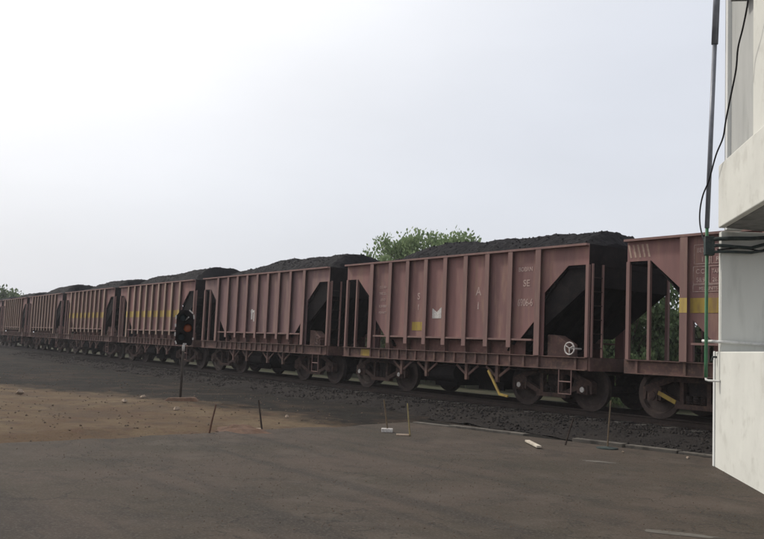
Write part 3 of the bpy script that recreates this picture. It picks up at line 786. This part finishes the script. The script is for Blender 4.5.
for cx, cz in ((-.07, 1.66), (-.06, 2.16)):
    MB().lathe([(.09, -.03), (.085, -.04), (.04, -.05), (.01, -.052)], (cx, 0, cz), 18).build('lens', mat('dark_lens', (.02,.03,.035), None, 5., .2), sg_, True)
rm = MB()
for p, q in (((-.235,2.12),(-.235,2.22)),((-.235,1.92),(-.235,2.0)),((-.235,1.68),(-.235,1.78)),((-.22,1.56),(-.185,1.48)),((.09,2.365),(.19,2.28)),((.21,2.25),(.225,2.14)),((.225,1.66),(.22,1.60)),((-.02,1.49),(.07,1.49)),((.0,2.10),(.09,2.19))):
    rm.bar((p[0], .012, p[1]), (q[0], .012, q[1]), .012, .034)
rm.build('white_edging', WHITEP, sg_)
tag(MB().add([(-.45,-.3,0),(.5,-.35,0),(.55,.3,0),(-.4,.3,0),(-.3,-.2,.12),(.35,-.22,.14),(.38,.2,.13),(-.28,.2,.10)], [(0,3,2,1),(4,5,6,7),(0,1,5,4),(1,2,6,5),(2,3,7,6),(3,0,4,7)]).build('footing', DIRT, sg_, bevel=.03), 'reddish earth covered footing')

# ------------------------------------------------------------------ sticks and litter along the yard edge
def ray_ground(px, py, z):
    pass
def stake(x, y, h, lean, m, label, base=None, r=.018):
    o = empty('stake', (x, y, GZ)); tag(o, label, 'stake', 'short stakes along the yard edge')
    ax = Vector((rt.x, rt.y, 0))*lean
    MB().tube([(0,0,-.02), tuple(ax*.5 + Vector((0,0,h*.5))), tuple(ax + Vector((.01,0,h)))], r, 7, r*.8).build('stick', m, o)
    if base == 'white': MB().box(-.13, .09, -.07, .07, .0, .07).build('base_block', WHITEP, o, bevel=.008).rotation_euler = (0,0,.9)
    if base == 'tile': MB().box(-.26, -.02, -.06, .06, .0, .03).build('base_tile', PEB, o, bevel=.006).rotation_euler = (0,0,.9)
    if base == 'plate': MB().lathe([(.19, 0), (.19, .02), (.03, .04)], (0,0,0), 16).build('base_plate', DARKP, o).rotation_euler = (R(90),0,0)
    return o
stake(8.37, -8.46, .50, .09, REDW, 'leftmost short leaning stick at the edge of sand and asphalt')
stake(8.15, -7.28, .55, -.10, DWOOD, 'dark thin stick with pale tile at its foot, second stake from the left', 'tile')
stake(9.07, -5.04, .62, -.11, WOOD, 'brownish stick standing in a white block, third stake from the left', 'white')
stake(9.77, -5.06, .60, -.08, mat('yellowed_stick', (.30,.25,.12), (.18,.14,.08), 9., .8), 'yellowish stick with small pale foot, right beside the white based one', 'tile', .016)
stake(11.79, -3.09, .50, .14, DWOOD, 'dark slanting stick close behind the white plank')
stake(12.44, -2.47-.25, .85, .04, WOOD, 'tallest grey stake on a dark round base plate beside the kerb', 'plate', .016)
pk = MB().bar((11.25, -3.50, GZ+.03), (12.05, -4.06, GZ+.035), .085, .035).build('plank', mat('pale_plank', (.55,.50,.42), (.38,.33,.27), 8., .8), bevel=.004)
tag(pk, 'short pale plank lying on the asphalt near the kerb', 'plank')
dm = MB(); V = []
n1, n2 = 40, 14
hp = grid('dirt_heap', [7.3+i*.05 for i in range(n1)], [-8.1+j*.07 for j in range(n2)],
     lambda x, y: GZ - .02 + max(0, (1-((x-8.1)/.7)**2) * (1-((y+7.65)/.4)**2))**1 * (.09+.08*noise.noise(Vector((x*5, y*5, 0)))) if abs(x-8.1) < .7 and abs(y+7.65) < .4 else GZ-.02, DIRT)
del hp['kind']; tag(hp, 'low ridge of reddish dirt by the second stick', 'dirt heap')
rubble = [(2.0,-7.6,.10),( -1.2,-9.2,.13),(-2.4,-9.6,.09),(4.1,-7.2,.09),(-7,-10,.12),(0.6,-6.6,.08),(12.95,-2.95,.03),(5.9,-5.4,.06),(13.9,-2.5,.04)]
labs = ['pale rubble lump on the sand left of the signal base','larger pale lump out on the sand','smaller pale lump beside the larger one on the sand','pale lump on the sand right of the signal','far pale lump on the sand at the left edge','pale lump near the signal foot','small stone lump by the kerb near the tallest stake','pale lump on dark dust between sticks','pale lump beside the building corner']
for (x, y, r_), lb in zip(rubble, labs):
    m_ = MB(); stone(m_, 0, 0, 0, r_); o = m_.build('rubble_lump', PEB); o.location = (x, y, max(gh(x, y), GZ if x > 8 else -9)+r_*.3); tag(o, lb, 'stone', 'rubble lumps on the ground')

# ------------------------------------------------------------------ trees
def tree(name, x, y, h, cr, trunk_r, label, cat, leafm, nleaf, leaf, crown_z, seed, group=None, clumps=60, upright=.6, dome=.55, spread=.085):
    rnd = random.Random(seed)
    t = empty(name, (x, y, GZ-.05)); tag(t, label, cat, group)
    tk = MB(); tk.tube([(0,0,0), (.1,.05,crown_z*.5), (.05,.1,crown_z)], trunk_r, 10, trunk_r*.7)
    cs = []
    for i in range(clumps):
        a = rnd.random()*6.283; rr = cr*math.sqrt(rnd.random()); zz = rnd.random()
        z = crown_z*.8 + (h-crown_z*.8)*(zz*(1-dome*(rr/cr)**2))
        c = Vector((math.cos(a)*rr, math.sin(a)*rr, z)); cs.append(c)
        mid = Vector((c.x*.45, c.y*.45, crown_z + (z-crown_z)*.45))
        tk.tube([(.05,.1,crown_z*.85), tuple(mid), tuple(c)], trunk_r*.35, 5, .012)
    tk.build('trunk', BARK, t)
    V = []; F = []
    for i in range(nleaf):
        c = cs[rnd.randrange(len(cs))]
        d = Vector((rnd.gauss(0,1), rnd.gauss(0,1), rnd.gauss(0,1)*1.1)); p = c + d*cr*spread
        u = Vector((rnd.gauss(0,.6), rnd.gauss(0,.6), upright+rnd.random())).normalized()
        s_ = u.cross(Vector((rnd.gauss(0,1), rnd.gauss(0,1), rnd.gauss(0,.3)))).normalized()
        L = leaf*rnd.uniform(.6, 1.3); W = L*.30; o_ = len(V)
        V += [tuple(p), tuple(p+u*L*.5+s_*W), tuple(p+u*L), tuple(p+u*L*.5-s_*W)]; F.append((o_, o_+1, o_+2, o_+3))
    me = bpy.data.meshes.new('crown'); me.from_pydata(V, [], F); me.update(); me.materials.append(leafm)
    o = bpy.data.objects.new('crown', me); COL.objects.link(o); o.parent = t
    return t
tree('tree', -12.9, 15, 7.5, 4.0, .22, 'light green leafy tree rising above the coal behind the middle wagon', 'tree', LEAF_A, 30000, .21, 4.0, 3, clumps=170, dome=.12, spread=.06)
tree('tree', 3.6, 9.5, 5.0, 2.3, .12, 'green tree seen through the open end of the yellow banded wagon by the building', 'tree', LEAF_B, 24000, .17, 1.2, 5, 'shrubs behind the track', clumps=80)
tree('shrub', 6.2, 6.3, 1.9, 1.1, .05, 'low green shrub seen under the slope of the wagon by the building', 'shrub', LEAF_B, 6000, .11, .4, 8, 'shrubs behind the track', clumps=40)
tree('tree', -97, 12, 6.9, 4.0, .3, 'far grey green tree at the left edge beyond the end of the train', 'tree', LEAF_B, 7000, .4, 3.5, 11, clumps=60)
# undergrowth beyond the track
V = []; F = []; rnd = random.Random(21)
for i in range(70000):
    x = 9 - rnd.random()**1.9*90; u = rnd.random(); y = ty(x) + 7.5 + 5*u
    hh = (2.1 + .9*noise.noise(Vector((x*.35, y*.3, 5))) + .5*noise.noise(Vector((x*1.3, y, 2))))*1.05
    z = GZ + max(.05, hh)*rnd.random()**.55
    p = Vector((x, y, z)); a_ = Vector((rnd.gauss(0,.6), rnd.gauss(0,.6), .5+rnd.random())).normalized()
    b_ = a_.cross(Vector((rnd.gauss(0,1), rnd.gauss(0,1), .2))).normalized(); L = rnd.uniform(.14, .34); o_ = len(V)
    V += [tuple(p), tuple(p+a_*L*.5+b_*L*.35), tuple(p+a_*L), tuple(p+a_*L*.5-b_*L*.35)]; F.append((o_, o_+1, o_+2, o_+3))
me = bpy.data.meshes.new('undergrowth'); me.from_pydata(V, [], F); me.update(); me.materials.append(LEAF_C)
o = bpy.data.objects.new('undergrowth', me); COL.objects.link(o); o['kind'] = 'stuff'

# ------------------------------------------------------------------ haze
hz = MB().box(-130, 60, -40, 45, -2.2, 12.5)
hm = bpy.data.materials.new('haze'); hm.use_nodes = True; hm.node_tree.nodes.clear()
ho = hm.node_tree.nodes.new('ShaderNodeOutputMaterial'); hv = hm.node_tree.nodes.new('ShaderNodeVolumePrincipled')
hv.inputs['Color'].default_value = (.90,.90,.93,1); hv.inputs['Density'].default_value = .0007
hm.node_tree.links.new(hv.outputs[0], ho.inputs['Volume'])
hz.build('haze', hm)['kind'] = 'stuff'
